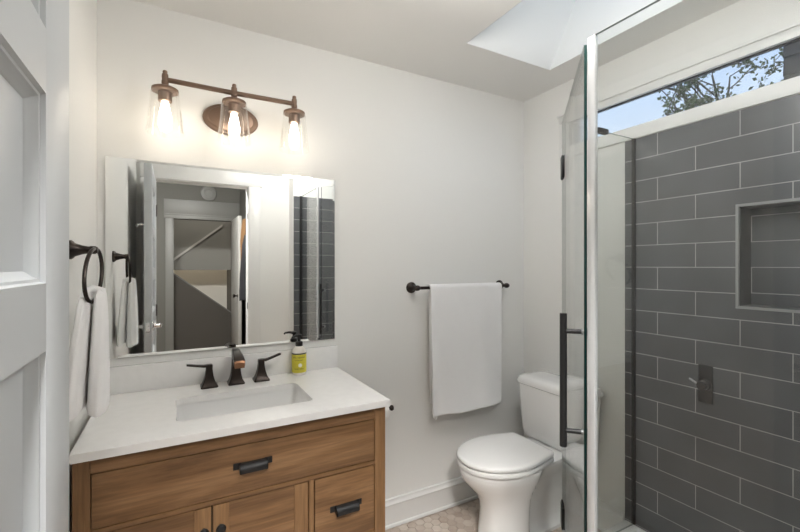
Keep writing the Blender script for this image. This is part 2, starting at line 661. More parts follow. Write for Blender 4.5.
# baseboards
def base_profile(face, sgn):
    """(depth coordinate, z) loop; face = wall plane, sgn = direction into the room."""
    p = [(0, .004), (.024, .004), (.024, .010), (.021, .017), (.015, .019), (.015, .107), (.0155, .112), (.019, .116), (.019, .122), (.0135, .127), (.0095, .134), (.009, .144), (0, .147)]
    return [(face + sgn * d, z) for d, z in p]
m_ = MB()
m_.extrude_profile(base_profile(D, -1), .70, XR, 'x')
struct(m_.build('baseboard_back', M['trim']), 'white moulded baseboard behind the toilet', 'baseboard')
m_ = MB()
m_.extrude_profile(base_profile(XR, -1), TY1 + .004, D - .03, 'y')
struct(m_.build('baseboard_right', M['trim']), 'white moulded baseboard under the toilet tank', 'baseboard')
m_ = MB()
m_.extrude_profile(base_profile(XL, 1), .80, 1.33, 'y')
struct(m_.build('baseboard_left', M['trim']), 'white baseboard beside the vanity, behind the open door', 'baseboard')

# doorway lining and casing
dt = thing('trim_2', 'white door casing and jamb of the doorway, seen in the mirror', 'door frame', (.215, YF, 0), kind='structure')
m_ = MB()
m_.box(OX0 - .02, OX0, YF - .12, YF + .001, 0, OZ)
m_.box(OX1, OX1 + .02, YF - .12, YF + .001, 0, OZ)
m_.box(OX0 - .02, OX1 + .02, YF - .12, YF + .001, OZ, OZ + .02)
m_.build('door_jamb', M['trim'], dt, smooth=0)
m_ = MB()
m_.box(OX1 + .004, OX1 + .10, YF, YF + .018, 0, OZ + .006, .002)
m_.box(OX0 - .10, OX0 - .004, YF, YF + .018, 0, OZ + .006, .002)
m_.build('side_casing', M['trim'], dt)
m_ = MB()
m_.box(OX0 - .105, OX1 + .115, YF, YF + .02, OZ + .006, OZ + .135, .002)
m_.box(OX0 - .115, OX1 + .125, YF, YF + .03, OZ + .135, OZ + .155, .003)
m_.build('head_casing', M['trim'], dt)
m_ = MB()
for zc in (.25, 1.02, 1.8):
    m_.box(OX1 - .002, OX1, YF - .035, YF - .005, zc - .028, zc + .028)
m_.build('strike_plate', M['bronze'], dt, smooth=0)

# bathroom door, open against the left wall
door = thing('door_1', 'pale grey panelled bathroom door standing open at the left edge', 'door', (-.15, YF + .01, 0), kind='structure')
DX0, DX1, DY0, DY1 = -.173, -.128, YF + .008, .722
RAILS = [(.012, .19), (.40, .475), (.69, .765), (.98, 1.055), (1.270, 1.347), (1.5625, 1.636), (1.90, 2.032)]
m_ = MB()
SW = .118
m_.box(DX0, DX1, DY0, DY0 + SW, .012, 2.032, .0015)
m_.box(DX0, DX1, DY1 - SW, DY1, .012, 2.032, .0015)
for z0, z1 in RAILS:
    m_.box(DX0, DX1, DY0 + SW - .001, DY1 - SW + .001, z0, z1)
m_.build('door_frame', M['door'], door)
for (a, z0), (z1, c) in zip(RAILS[:-1], RAILS[1:]):
    m_ = MB()
    y0, y1 = DY0 + SW, DY1 - SW
    xm = (DX0 + DX1) / 2
    for s in (1, -1):
        xf = DX1 if s > 0 else DX0
        def R_(ins, dx):
            x = xf - s * dx
            return [(x, y0 + ins, z0 + ins), (x, y1 - ins, z0 + ins), (x, y1 - ins, z1 - ins), (x, y0 + ins, z1 - ins)]
        m_.loft([R_(0, .001), R_(.002, .005), R_(.005, .0055), R_(.008, .011), R_(.012, .0145), R_(.0135, .017), R_(.017, .017)], False, True)
    m_.build('door_panel', M['door'], door, smooth=25)
hd = None
m_ = MB()
for s in (1, -1):
    xf = DX1 if s > 0 else DX0
    m_.lathe([(.031, 0), (.031, .004), (.026, .010), (.012, .012), (.011, .045)], (xf, DY1 - .064, .97), (s, 0, 0))
    m_.tube([(xf + s * .045, DY1 - .064, .97), (xf + s * .05, DY1 - .085, .971), (xf + s * .048, DY1 - .13, .973), (xf + s * .046, DY1 - .17, .97)], [.011, .010, .008, .007])
m_.build('lever_handle', M['chrome'], door)
m_ = MB()
m_.box(DX0 + .01, DX1 - .01, DY1, DY1 + .0015, .94, 1.0)
m_.cyl((-.1505, DY1, .97), (-.1505, DY1 + .009, .97), .008)
m_.build('latch_plate', M['chrome'], door)
m_ = MB()
m_.lathe([(.016, 0), (.016, .004), (.006, .006), (.006, .03), (.009, .034), (.009, .04)], (DX0, .62, 1.64), (-1, 0, 0))
m_.tube([(DX0 - .03, .62, 1.64), (DX0 - .045, .62, 1.625), (DX0 - .055, .62, 1.64)], .004)
m_.build('robe_hook', M['chrome'], door)
m_ = MB()
for zc in (.25, 1.02, 1.8):
    m_.cyl((DX1 + .004, YF + .006, zc - .045), (DX1 + .004, YF + .006, zc + .045), .006)
m_.build('hinge', M['bronze'], door)

# ================================================================== HALL BEHIND THE CAMERA (mirror reflection)
HY = -2.75
HX0, HX1, HC = -.75, .86, 2.72
HT = YF - .12
m_ = MB()
m_.box(HX0 - .1, HX1 + .1, -4.6, HT, -.12, 0)
struct(m_.build('floor_hall', M['hallfloor'], smooth=0), 'brown wooden hall floor beyond the doorway', 'floor')
m_ = MB()
m_.box(HX0 - .1, HX1 + .1, -4.6, HT, HC, HC + .1)
struct(m_.build('ceiling_hall', M['hallwall'], smooth=0), 'shaded hall ceiling beyond the doorway', 'ceiling')
m_ = MB()
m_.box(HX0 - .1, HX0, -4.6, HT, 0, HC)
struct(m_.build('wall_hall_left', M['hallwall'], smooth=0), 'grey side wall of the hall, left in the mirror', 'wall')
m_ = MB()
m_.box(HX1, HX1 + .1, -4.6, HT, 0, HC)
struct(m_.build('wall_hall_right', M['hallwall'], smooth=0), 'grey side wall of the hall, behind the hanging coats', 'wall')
m_ = MB()
m_.box(HX0, HX1, -4.6, -4.5, 0, HC)
struct(m_.build('wall_hall_end', M['stairlit'], smooth=0), 'lit pale wall at the far end of the stairwell', 'wall')
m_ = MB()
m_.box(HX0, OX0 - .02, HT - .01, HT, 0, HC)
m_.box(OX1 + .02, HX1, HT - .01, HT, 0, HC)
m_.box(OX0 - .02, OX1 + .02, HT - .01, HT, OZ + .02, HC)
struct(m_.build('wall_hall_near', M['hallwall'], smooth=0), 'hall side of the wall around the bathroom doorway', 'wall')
# second doorway
PX0, PX1, PZ = -.01, .80, 2.03
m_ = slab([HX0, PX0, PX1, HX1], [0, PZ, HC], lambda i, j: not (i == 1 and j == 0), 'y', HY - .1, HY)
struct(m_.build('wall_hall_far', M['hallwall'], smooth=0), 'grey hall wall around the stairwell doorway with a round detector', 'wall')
ht = thing('trim_3', 'grey white casing of the far stairwell doorway, seen in the mirror', 'door frame', (.4, HY, 0), kind='structure')
m_ = MB()
m_.box(PX0 - .10, PX0, HY, HY + .02, 0, PZ, .002)
m_.box(PX1, PX1 + .055, HY, HY + .02, 0, PZ, .002)
m_.build('side_casing', M['halltrim'], ht)
m_ = MB()
m_.box(PX0 - .12, PX1 + .055, HY, HY + .022, PZ, PZ + .05, .002)
m_.box(PX0 - .12, PX1 + .055, HY, HY + .03, PZ + .05, PZ + .07, .002)
m_.box(PX0 - .12, PX1 + .055, HY, HY + .02, PZ + .07, PZ + .27, .002)
m_.build('head_casing', M['halltrim'], ht)
# smoke detector
m_ = MB()
m_.lathe([(.11, 0), (.11, .012), (.10, .024), (.06, .03), (.055, .026), (.02, .027), (.0, .027)], (.433, HY, 2.415), (0, 1, 0), 32)
o = m_.build('smoke_detector', M['halltrim'], loc=None)
tag(o, 'round pale smoke detector on the hall wall above the far doorway', 'smoke detector')
# open hall door, edge on
hd2 = thing('door_2', 'white hall door standing open edge-on beside the coats, in the mirror', 'door', (.76, HY + .03, 0), kind='structure')
m_ = MB()
m_.box(.738, .778, -2.72, -1.95, .012, 2.03, .002)
m_.build('door_leaf', M['halldoor'], hd2)
m_ = MB()
m_.lathe([(.025, 0), (.025, .005), (.01, .01), (.01, .03), (.022, .04), (.026, .05), (.02, .06), (.0, .063)], (.738, -2.01, .97), (-1, 0, 0))
m_.build('door_knob', M['bronze'], hd2)
# stairwell pieces
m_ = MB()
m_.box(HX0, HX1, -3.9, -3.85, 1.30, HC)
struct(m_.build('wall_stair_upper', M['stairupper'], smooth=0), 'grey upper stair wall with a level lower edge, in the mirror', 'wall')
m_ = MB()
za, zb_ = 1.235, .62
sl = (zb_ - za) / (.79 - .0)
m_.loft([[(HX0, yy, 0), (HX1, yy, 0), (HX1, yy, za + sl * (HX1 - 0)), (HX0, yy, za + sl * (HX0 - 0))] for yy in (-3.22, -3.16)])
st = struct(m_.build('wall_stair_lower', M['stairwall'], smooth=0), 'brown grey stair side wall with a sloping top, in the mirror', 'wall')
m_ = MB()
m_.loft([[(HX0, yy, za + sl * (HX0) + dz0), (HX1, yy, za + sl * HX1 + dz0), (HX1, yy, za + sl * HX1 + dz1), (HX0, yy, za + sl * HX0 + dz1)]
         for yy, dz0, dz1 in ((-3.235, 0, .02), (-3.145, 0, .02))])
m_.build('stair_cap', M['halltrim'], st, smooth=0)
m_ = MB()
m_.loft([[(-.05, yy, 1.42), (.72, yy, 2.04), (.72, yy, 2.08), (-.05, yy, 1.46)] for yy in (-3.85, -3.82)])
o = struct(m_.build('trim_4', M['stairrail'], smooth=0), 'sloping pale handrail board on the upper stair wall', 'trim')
# unseen dome lamp added for the warm glow on the stairwell end wall
sl_ = thing('fill_lamp', 'added small dome lamp, unseen behind the upper stair wall', 'lamp', (.3, -4.2, HC))
m_ = MB()
m_.lathe([(.13, 0), (.13, .02), (.12, .02)], (.2, -4.2, HC), (0, 0, -1))
m_.build('fill_base', M['halltrim'], sl_)
m_ = MB()
m_.lathe([(.115, .02), (.11, .05), (.08, .08), (.03, .095), (0, .097)], (.2, -4.2, HC), (0, 0, -1))
m_.build('fill_dome', pbr('stairwell_fill_glow', (1, .9, .8), .4, emit=(1, .86, .68), estr=60), sl_)
# unseen globe lamp added above the frame to brighten the bathroom
bl = thing('fill_lamp', 'added round globe lamp, unseen, close under the bathroom ceiling', 'lamp', (.83, .73, CEIL))
m_ = MB()
m_.lathe([(.075, 0), (.075, .014), (.06, .022), (.018, .026), (.018, .04), (.05, .044), (.05, .06)], (.83, .73, CEIL), (0, 0, -1), 36)
m_.build('fill_base', M['fixture'], bl)
m_ = MB()
m_.lathe([(.118 * math.sin(a), .165 - .118 * math.cos(a)) for a in [math.pi * (.13 + .87 * i / 16) for i in range(17)]], (.83, .73, CEIL), (0, 0, -1), 32)
m_.build('fill_globe', pbr('bath_fill_glow', (1, .95, .9), .4, emit=(1, .975, .94), estr=BATH_FILL), bl)
sl2 = thing('fill_lamp', 'added flat dome lamp, unseen, just past the stairwell doorway', 'lamp', (.35, -3.02, HC))  # unseen lamp added to lift the near stair walls
m_ = MB()
m_.lathe([(.13, 0), (.13, .02), (.12, .02)], (.35, -3.03, HC), (0, 0, -1))
m_.build('fill_base', M['halltrim'], sl2)
m_ = MB()
m_.lathe([(.115, .02), (.11, .05), (.08, .08), (.03, .095), (0, .097)], (.35, -3.03, HC), (0, 0, -1))
m_.build('fill_dome', pbr('stair_fill_glow', (1, .9, .8), .4, emit=(1, .93, .84), estr=26), sl2)
# unseen hall lamp added behind the camera to fill the lower bathroom
hl = thing('fill_lamp', 'added wide dome lamp, unseen on the hall ceiling behind the camera', 'lamp', (-.1, -.75, HC))
m_ = MB()
m_.lathe([(.22, 0), (.22, .02), (.21, .02)], (-.1, -.75, HC), (0, 0, -1), 36)
m_.build('fill_base', M['trim'], hl)
m_ = MB()
m_.lathe([(.20, .02), (.195, .05), (.15, .085), (.06, .103), (0, .105)], (-.1, -.75, HC), (0, 0, -1), 36)
m_.build('fill_dome', pbr('hall_fill_glow', (1, .97, .92), .4, emit=(1, .975, .94), estr=HALL), hl)
# coats
def garment(name, label, cat, mat, x, y, ztop, zbot, wtop, wbot, dep, group=None):
    g_ = MB()
    rings = []
    n = 28
    for i in range(13):
        f = i / 12
        z = ztop + (zbot - ztop) * f
        w = wtop + (wbot - wtop) * (f ** .5)
        d = dep * (.5 + .5 * math.sin(min(1, f * 2.5) * math.pi / 2))
        rings.append([(x + d * math.cos(a) * (1 + .22 * math.sin(4 * a + 5 * f + y * 9)), y + w * math.sin(a) * (1 + .08 * math.sin(3 * a + 7 * f)), z + .012 * math.sin(5 * a) * f)
                      for a in [2 * math.pi * q_ / n for q_ in range(n)]])
    g_.loft(rings)
    o_ = g_.build(name, mat, smooth=60)
    return tag(o_, label, cat, group)
M['navy'] = pbr('navy_cloth', (.005, .005, .008), .85)
M['olive'] = pbr('olive_cloth', (.04, .04, .018), .85)
M['ochre'] = pbr('ochre_cloth', (.13, .065, .022), .85)
rk = thing('coat_rack', 'brown wooden hook rail on the hall wall holding coats', 'coat rack', (HX1, -1.05, 1.9))
m_ = MB()
m_.box(HX1 - .02, HX1, -1.55, -.75, 1.80, 1.88, .003)
m_.build('rail', M['wood_v'], rk)
for yy in (-1.4, -1.15, -.95):
    m_ = MB()
    m_.tube([(HX1 - .02, yy, 1.84), (HX1 - .06, yy, 1.83), (HX1 - .075, yy, 1.86)], .006)
    m_.build('hook', M['bronze'], rk)
garment('jacket', 'dark navy jacket hanging on the hook rail in the hall', 'jacket', M['navy'], .745, -1.12, 1.72, .98, .04, .16, .085)
garment('scarf', 'ochre scarf hanging highest beside the navy jacket', 'scarf', M['ochre'], .745, -1.42, 1.93, 1.15, .05, .07, .045)
garment('trousers', 'olive trousers hanging lowest beside the navy jacket', 'trousers', M['olive'], .80, -.88, 1.55, .62, .04, .08, .05)

# ================================================================== VANITY
VX0, VX1, VY0, VY1 = -.238, .688, 1.371, D - .004
VT, VB = .850, .13
van = thing('vanity_cabinet', 'brown oak vanity cabinet with black pulls under the white counter', 'vanity', (.225, 1.65, 0))
m_ = MB()
m_.box(VX0 + .004, VX0 + .02, VY0 + .03, VY1, VB, VT)
m_.box(VX1 - .02, VX1 - .004, VY0 + .03, VY1, VB, VT)
m_.box(VX0 + .02, VX1 - .02, VY1 - .015, VY1, VB, VT)
m_.box(VX0 + .02, VX1 - .02, VY0 + .03, VY1 - .015, VB, VB + .018)
m_.build('side_panel', M['wood_v'], van, smooth=0)
m_ = MB()
m_.box(VX0 + .02, VX1 - .02, VY0 + .024, VY0 + .03, VB + .018, VT - .02)  # dark sheet set behind the fronts as painted gap shade
m_.build('gap_shade', M['dark'], van, smooth=0)
for x0, x1 in ((VX0, -.199), (.646, VX1)):
    for y0, y1 in ((VY0, VY0 + .045), (VY1 - .045, VY1)):
        m_ = MB()
        m_.box(x0, x1, y0, y1, 0, VT, .0015)
        m_.build('corner_post', M['wood_v'], van)
m_ = MB()
m_.box(-.199, .646, VY0 + .001, VY0 + .022, .806, VT, .001)
m_.build('top_rail', M['wood_h'], van)
m_ = MB()
m_.box(-.199, .646, VY0 + .001, VY0 + .022, .639, .653, .001)
m_.build('middle_rail', M['wood_h'], van)
m_ = MB()
m_.box(-.199, .646, VY0 + .001, VY0 + .022, VB, VB + .03, .001)
m_.build('bottom_rail', M['wood_h'], van)
m_ = MB()
m_.box(.4005, .4165, VY0 + .001, VY0 + .022, VB + .03, .639, .001)
m_.build('middle_stile', M['wood_v'], van)
m_ = MB()
m_.box(.419, .6435, VY0 + .001, VY0 + .022, .3865, .398, .001)
m_.build('drawer_rail', M['wood_h'], van)


def pull(parent, x, z, yf, w=.118):
    p_ = MB()
    for s in (-1, 1):
        xa = x + s * w / 2
        p_.box(min(xa, xa - s * .024), max(xa, xa - s * .024), yf - .004, yf, z - .003, z + .017, .001)
    hw = w / 2 - .017
    rings = []
    arc = [(0, .0155), (-.010, .0155), (-.020, .012), (-.026, .004), (-.026, -.006), (-.024, -.011), (-.021, -.011), (-.0225, -.006), (-.0225, .002), (-.018, .009), (-.010, .0125), (0, .0125)]
    for xx in (x - hw, x + hw):
        rings.append([(xx, yf + a_, z + b_) for a_, b_ in arc])
    p_.loft(rings)
    for s in (-1, 1):
        xa = x + s * hw
        pts = [(0, .0155), (-.010, .0155), (-.020, .012), (-.026, .004), (-.026, -.006), (-.024, -.011), (0, -.007)]
        p_.loft([[(xa - s * .003, yf + a_, z + b_) for a_, b_ in pts], [(xa, yf + a_, z + b_) for a_, b_ in pts]])
    return p_.build('cup_pull', M['black'], parent, smooth=40)


def drawer(x0, x1, z0, z1, px, pz):
    d_ = MB()
    d_.box(x0, x1, VY0 + .002, VY0 + .021, z0, z1, .0015)
    o_ = d_.build('drawer', M['wood_h'], van)
    pull(o_, px, pz, VY0 + .002)
drawer(-.1965, .6435, .655, .803, .219, .734)
drawer(.4205, .6425, .4005, .6355, .533, .512)
drawer(.4205, .6425, .1625, .384, .533, .272)


def cab_door(x0, x1, kx):
    z0, z1 = .1625, .6355
    d_ = MB()
    d_.box(x0 + .045, x1 - .045, VY0 + .006, VY0 + .018, z0 + .002, z1)
    o_ = d_.build('cabinet_door', M['wood_h'], van, smooth=0)
    for a_, b_ in ((x0, x0 + .0455), (x1 - .0455, x1)):
        s_ = MB()
        s_.box(a_, b_, VY0 + .002, VY0 + .021, z0, z1, .0012)
        s_.build('door_stile', M['wood_v'], o_)
    s_ = MB()
    s_.lathe([(.006, 0), (.006, .010), (.0135, .015), (.0145, .020), (.011, .025), (0, .026)], (kx, VY0 + .002, .570), (0, -1, 0))
    s_.build('knob', M['black'], o_)
cab_door(-.1965, .0978, .077)
cab_door(.1032, .397, .124)

# counter with sink cut-out and backsplash
CX0, CX1, CY0, CY1 = -.241, .6965, 1.349, D - .002
BX0, BX1, BY0, BY1 = .004, .448, 1.474, 1.735
ct = thing('countertop', 'white quartz vanity countertop with an undermount sink cutout', 'countertop', (.228, 1.64, .851))


def rrect(x0, x1, y0, y1, r, n=6):
    pts = []
    for cx, cy, a0 in ((x1 - r, y1 - r, 0), (x0 + r, y1 - r, 90), (x0 + r, y0 + r, 180), (x1 - r, y0 + r, 270)):
        for i in range(n + 1):
            a = math.radians(a0 + 90 * i / n)
            pts.append((cx + r * math.cos(a), cy + r * math.sin(a)))
    return pts


def outer_match(inner, x0, x1, y0, y1, n=6):
    """points on the outer rectangle matched one to one with the rounded inner loop."""
    cs = [(x1, y1), (x0, y1), (x0, y0), (x1, y0)]
    return [cs[i // (n + 1)] for i in range(len(inner))]
m_ = MB()
inn = rrect(BX0, BX1, BY0, BY1, .022)
bm = m_.bm
vi = {}
for zz in (KT, KT - .024):
    vi[zz] = [bm.verts.new((x, y, zz)) for x, y in inn]
    vi[(zz, 'o')] = [bm.verts.new((x, y, zz)) for x, y in ((CX1, CY1), (CX0, CY1), (CX0, CY0), (CX1, CY0))]
    n = 7
    for c in range(4):
        o_ = vi[(zz, 'o')][c]
        o2 = vi[(zz, 'o')][(c + 1) % 4]
        for i in range(6):
            bm.faces.new((o_, vi[zz][c * n + i], vi[zz][c * n + i + 1]))
        bm.faces.new((o_, vi[zz][c * n + 6], vi[zz][(c * n + 7) % 28], o2))
A, B = vi[KT], vi[KT - .024]
for i in range(28):
    j = (i + 1) % 28
    bm.faces.new((A[i], A[j], B[j], B[i]))
A, B = vi[(KT, 'o')], vi[(KT - .024, 'o')]
oe = []
for i in range(4):
    j = (i + 1) % 4
    bm.faces.new((A[i], A[j], B[j], B[i]))
bm.edges.ensure_lookup_table()
es = [ed for ed in bm.edges if all(v in A for v in ed.verts) and len({v for v in ed.verts}) == 2 and len(ed.link_faces) == 2]
bmesh.ops.bevel(bm, geom=es, offset=.002, segments=2, affect='EDGES')
m_.build('slab', M['quartz'], ct, smooth=20)
m_ = MB()
m_.box(CX0, CX1, CY1 - .019, CY1, KT, KT + .104, .0015)
m_.build('backsplash', M['quartz'], ct)
# sink basin
sk = thing('sink', 'white rectangular undermount sink set into the quartz counter', 'sink', (.226, 1.605, .72))
m_ = MB()
def rz(i_, z, r=.022):
    return [(x, y, z) for x, y in rrect(BX0 - .004 + i_, BX1 + .004 - i_, BY0 - .004 + i_, BY1 + .004 - i_, max(.01, r))]
m_.loft([rz(-.02, KT - .0245), rz(.0, KT - .0245), rz(.004, KT - .05), rz(.012, KT - .11, .03), rz(.022, KT - .135, .04), rz(.04, KT - .145, .05), rz(.10, KT - .149, .02)], False, True)
m_.loft([rz(-.02, KT - .0245), rz(-.02, KT - .04), rz(-.008, KT - .16, .04), rz(.08, KT - .17, .02)], False, True)
m_.build('basin', M['china'], sk, smooth=45)
m_ = MB()
m_.lathe([(.021, 0), (.021, .002), (.016, .003), (.014, .0), (.0, .0)], (.226, 1.62, KT - .1485))
m_.build('drain', M['bronze'], sk)

# faucet (widespread: spout and two levers)
fc = thing('faucet', 'dark bronze widespread bathroom faucet behind the sink', 'faucet', (.226, 1.848, KT))
FY = 1.848


def sqring(cx, cy, hw, hd, z, b=.15):
    p = []
    for sx, sy in ((1, 1), (-1, 1), (-1, -1), (1, -1)):
        if sx * sy > 0:
            p += [(cx + sx * hw, cy + sy * hd * (1 - b), z), (cx + sx * hw * (1 - b), cy + sy * hd, z)]
        else:
            p += [(cx + sx * hw * (1 - b), cy + sy * hd, z), (cx + sx * hw, cy + sy * hd * (1 - b), z)]
    return p
def pedestal(m_, cx, prof):
    m_.loft([sqring(cx, FY, hw * 1.18, hd * 1.18, KT + z) for hw, hd, z in prof])
m_ = MB()
pedestal(m_, .226, [(.027, .027, 0), (.027, .027, .006), (.024, .024, .010), (.020, .020, .022), (.0165, .0165, .040), (.014, .014, .07), (.0125, .0135, .11), (.0125, .015, .135), (.012, .014, .141)])
# arm of the spout
arm = []
for yy, zt, zb2, hw in ((1.864, .142, .108, .015), (1.835, .143, .108, .0155), (1.80, .140, .110, .017), (1.765, .131, .107, .0195), (1.742, .121, .098, .021), (1.735, .116, .095, .021)):
    arm.append([(.226 - hw, yy, KT + zb2), (.226 + hw, yy, KT + zb2), (.226 + hw, yy, KT + zt - .004), (.226 + hw * .7, yy, KT + zt), (.226 - hw * .7, yy, KT + zt), (.226 - hw, yy, KT + zt - .004)])
m_.loft(arm)
sp = m_.build('spout', M['bronze'], fc, smooth=30)
m_ = MB()
m_.loft([[(.226 - .0205, 1.7345, KT + .098), (.226 + .0205, 1.7345, KT + .098), (.226 + .0205, 1.7345, KT + .112), (.226 + .011, 1.7345, KT + .116), (.226 - .011, 1.7345, KT + .116), (.226 - .0205, 1.7345, KT + .112)],
         [(.226 - .018, 1.729, KT + .088), (.226 + .018, 1.729, KT + .088), (.226 + .018, 1.729, KT + .106), (.226 + .009, 1.729, KT + .109), (.226 - .009, 1.729, KT + .109), (.226 - .018, 1.729, KT + .106)]])
m_.build('spout_tip', M['copper'], sp)['label'] = 'coppery spout tip'
for cx, s, rise in ((.124, -1, .006), (.328, 1, .013)):
    m_ = MB()
    pedestal(m_, cx, [(.027, .027, 0), (.027, .027, .006), (.023, .023, .011), (.018, .018, .024), (.013, .013, .045), (.0105, .0105, .07), (.0105, .0105, .085), (.009, .009, .09)])
    hb = m_.build('handle_base', M['bronze'], fc, smooth=30)
    m_ = MB()
    secs = []
    for dx, dz, hh, hd_ in ((-.013, .083, .005, .0085), (.0, .085, .0055, .0095), (.02, .085, .0045, .009), (.045, .086 + rise * .5, .0038, .0085), (.07, .088 + rise, .0035, .009), (.082, .089 + rise * 1.2, .003, .009)):
        x = cx + s * dx
        secs.append([(x, FY - hd_, KT + dz - hh), (x, FY + hd_, KT + dz - hh), (x, FY + hd_, KT + dz + hh), (x, FY - hd_, KT + dz + hh)])
    m_.loft(secs)
    m_.build('lever', M['bronze'], hb, smooth=30)

# soap bottle
sb = thing('soap_bottle', 'clear soap bottle with yellow label and black pump by the backsplash', 'soap bottle', (.498, 1.868, KT))
SBX, SBY = .498, 1.868
m_ = MB()
m_.lathe([(.027, 0), (.031, .003), (.032, .010), (.032, .102), (.030, .112), (.022, .124), (.014, .130), (.0135, .136)], (SBX, SBY, KT), seg=32)
body = m_.build('bottle_body', pbr('soapy_clear_plastic', (.80, .76, .70), .15), sb)
m_ = MB()
m_.lathe([(.0324, .012), (.0326, .013), (.0326, .092), (.0324, .093)], (SBX, SBY, KT), seg=40, cap0=False, cap1=False)
lab = m_.build('bottle_label', pbr('yellow_green_label', (.66, .58, .05), .5), sb)
lab['label'] = 'yellow green paper label'
m_ = MB()
m_.lathe([(.0324, .0935), (.0328, .094), (.0328, .0985), (.0324, .099)], (SBX, SBY, KT), seg=40, cap0=False, cap1=False)
m_.build('label_band', pbr('dark_navy_ink', (.015, .018, .03), .5), lab)
m_ = MB()
m_.lathe([(.0165, .128), (.0165, .146), (.013, .149), (.007, .150), (.006, .168), (.012, .169), (.013, .178), (.009, .181), (0, .181)], (SBX, SBY, KT), seg=24)
m_.tube([(SBX, SBY, KT + .175), (SBX - .02, SBY - .012, KT + .176), (SBX - .036, SBY - .022, KT + .173), (SBX - .040, SBY - .0245, KT + .167)], [.006, .0055, .0045, .0035], 10)
m_.build('pump', M['black'], sb)


def wrap_text(s, size, zc, turn, mat, parent, name):
    cu = bpy.data.curves.new(name, 'FONT')
    cu.body = s
    cu.size = size
    cu.align_x = 'CENTER'
    cu.extrude = 0
    to = bpy.data.objects.new(name, cu)
    COL.objects.link(to)
    bpy.context.view_layer.update()
    me = bpy.data.meshes.new_from_object(to.evaluated_get(bpy.context.evaluated_depsgraph_get()))
    bpy.data.objects.remove(to)
    g_ = bmesh.new()
    g_.from_mesh(me)
    bmesh.ops.subdivide_edges(g_, edges=[e_ for e_ in g_.edges if e_.calc_length() > .003], cuts=2)
    rr_ = .0331
    for v in g_.verts:
        a = turn + v.co.x / rr_
        z = zc + v.co.y
        v.co = (SBX + rr_ * math.sin(a), SBY - rr_ * math.cos(a), z)
    mbx = MB()
    mbx.bm.free()
    mbx.bm = g_
    return mbx.build(name, mat, parent, smooth=0)
ink = pbr('label_ink', (.03, .03, .035), .6)
TURN = -.27
wrap_text("MRS. MEYER'S", .0095, KT + .077, TURN, ink, lab, 'label_text')
wrap_text("CLEAN DAY", .007, KT + .066, TURN, ink, lab, 'label_text')
wrap_text("HAND SOAP", .0075, KT + .027, TURN, ink, lab, 'label_text')
m_ = MB()
a = TURN + .15
c0 = Vector((SBX + .0327 * math.sin(a), SBY - .0327 * math.cos(a), KT + .046))
m_.lathe([(.0, 0), (.0085, .0004), (.0085, .0009), (.0, .001)], c0, (math.sin(a), -math.cos(a), 0), 20)
m_.build('label_emblem', pbr('label_white', (.85, .85, .8), .5), lab)

# mirror
mir = thing('wall_mirror', 'large frameless rectangular mirror above the vanity backsplash', 'mirror', (.227, D, 1.0))
MX0, MX1, MZ0, MZ1 = -.231, .685, 1.0125, 1.785
yg = D - .010
m_ = MB()
def mr_(i_, y_):
    return [(MX0 + i_, y_, MZ0 + i_), (MX1 - i_, y_, MZ0 + i_), (MX1 - i_, y_, MZ1 - i_), (MX0 + i_, y_, MZ1 - i_)]
m_.loft([mr_(0, yg + .0006), mr_(.010, yg)], False, True)
m_.build('mirror_glass', M['mirror'], mir, smooth=0)
m_ = MB()
m_.loft([mr_(0, yg + .0007), mr_(0, D - .001)], True, True)
m_.build('mirror_backing', M['mirror_edge'], mir, smooth=0)

# vanity light
LY, LZ = D - .14, 2.066
vl = thing('vanity_light', 'three-light brown bronze vanity fixture with clear glass shades above the mirror', 'wall light', (.212, D, 1.998))
m_ = MB()
rings = []
for f, dy in ((1.0, 0), (1.0, .010), (.95, .017), (.84, .020), (.80, .025), (.70, .027), (.2, .028)):
    rings.append([(.215 + .112 * f * math.cos(a), D - dy, 1.998 + .067 * f * math.sin(a)) for a in [2 * math.pi * i / 40 for i in range(40)]])
m_.loft(rings)
m_.build('back_plate', M['fixture'], vl)
m_ = MB()
m_.tube([(.212, D - .02, 2.0), (.212, D - .06, 2.0), (.212, D - .10, 2.02), (.212, D - .128, 2.05), (.212, LY, LZ)], .009)
m_.build('arm', M['fixture'], vl)
m_ = MB()
m_.tube([(-.031, LY, 2.060), (-.020, LY, LZ + .002), (0, LY, LZ + .002), (.212, LY, LZ), (.424, LY, LZ + .002), (.444, LY, LZ + .002), (.455, LY, 2.060)], .0095, 10)
m_.build('crossbar', M['fixture'], vl)
for cx in (-.031, .212, .455):
    m_ = MB()
    m_.lathe([(.0, 2.102), (.007, 2.101), (.0085, 2.096), (.0075, 2.091), (.0105, 2.088), (.0115, 2.078), (.0105, 2.066), (.012, 2.063), (.012, 2.052), (.0095, 2.048), (.014, 2.042), (.036, 2.037), (.045, 2.032), (.046, 2.022), (.042, 2.020), (.024, 2.020), (.0235, 1.986), (.020, 1.984)][::-1], (cx, LY, 0), seg=28)
    so = m_.build('lamp_holder', M['fixture'], vl)
    m_ = MB()
    m_.lathe([(.044, 2.026), (.049, 2.012), (.0645, 1.866), (.0625, 1.866), (.047, 2.012), (.042, 2.024)], (cx, LY, 0), seg=36, cap0=False, cap1=False)
    m_.build('lamp_shade', M['lampglass'], so)
    m_ = MB()
    m_.lathe([(.011, 1.985), (.013, 1.972), (.019, 1.945), (.022, 1.925), (.0215, 1.908), (.016, 1.894), (.008, 1.888), (.0, 1.886)], (cx, LY, 0), seg=24)
    m_.build('light_bulb', M['bulb'], so)

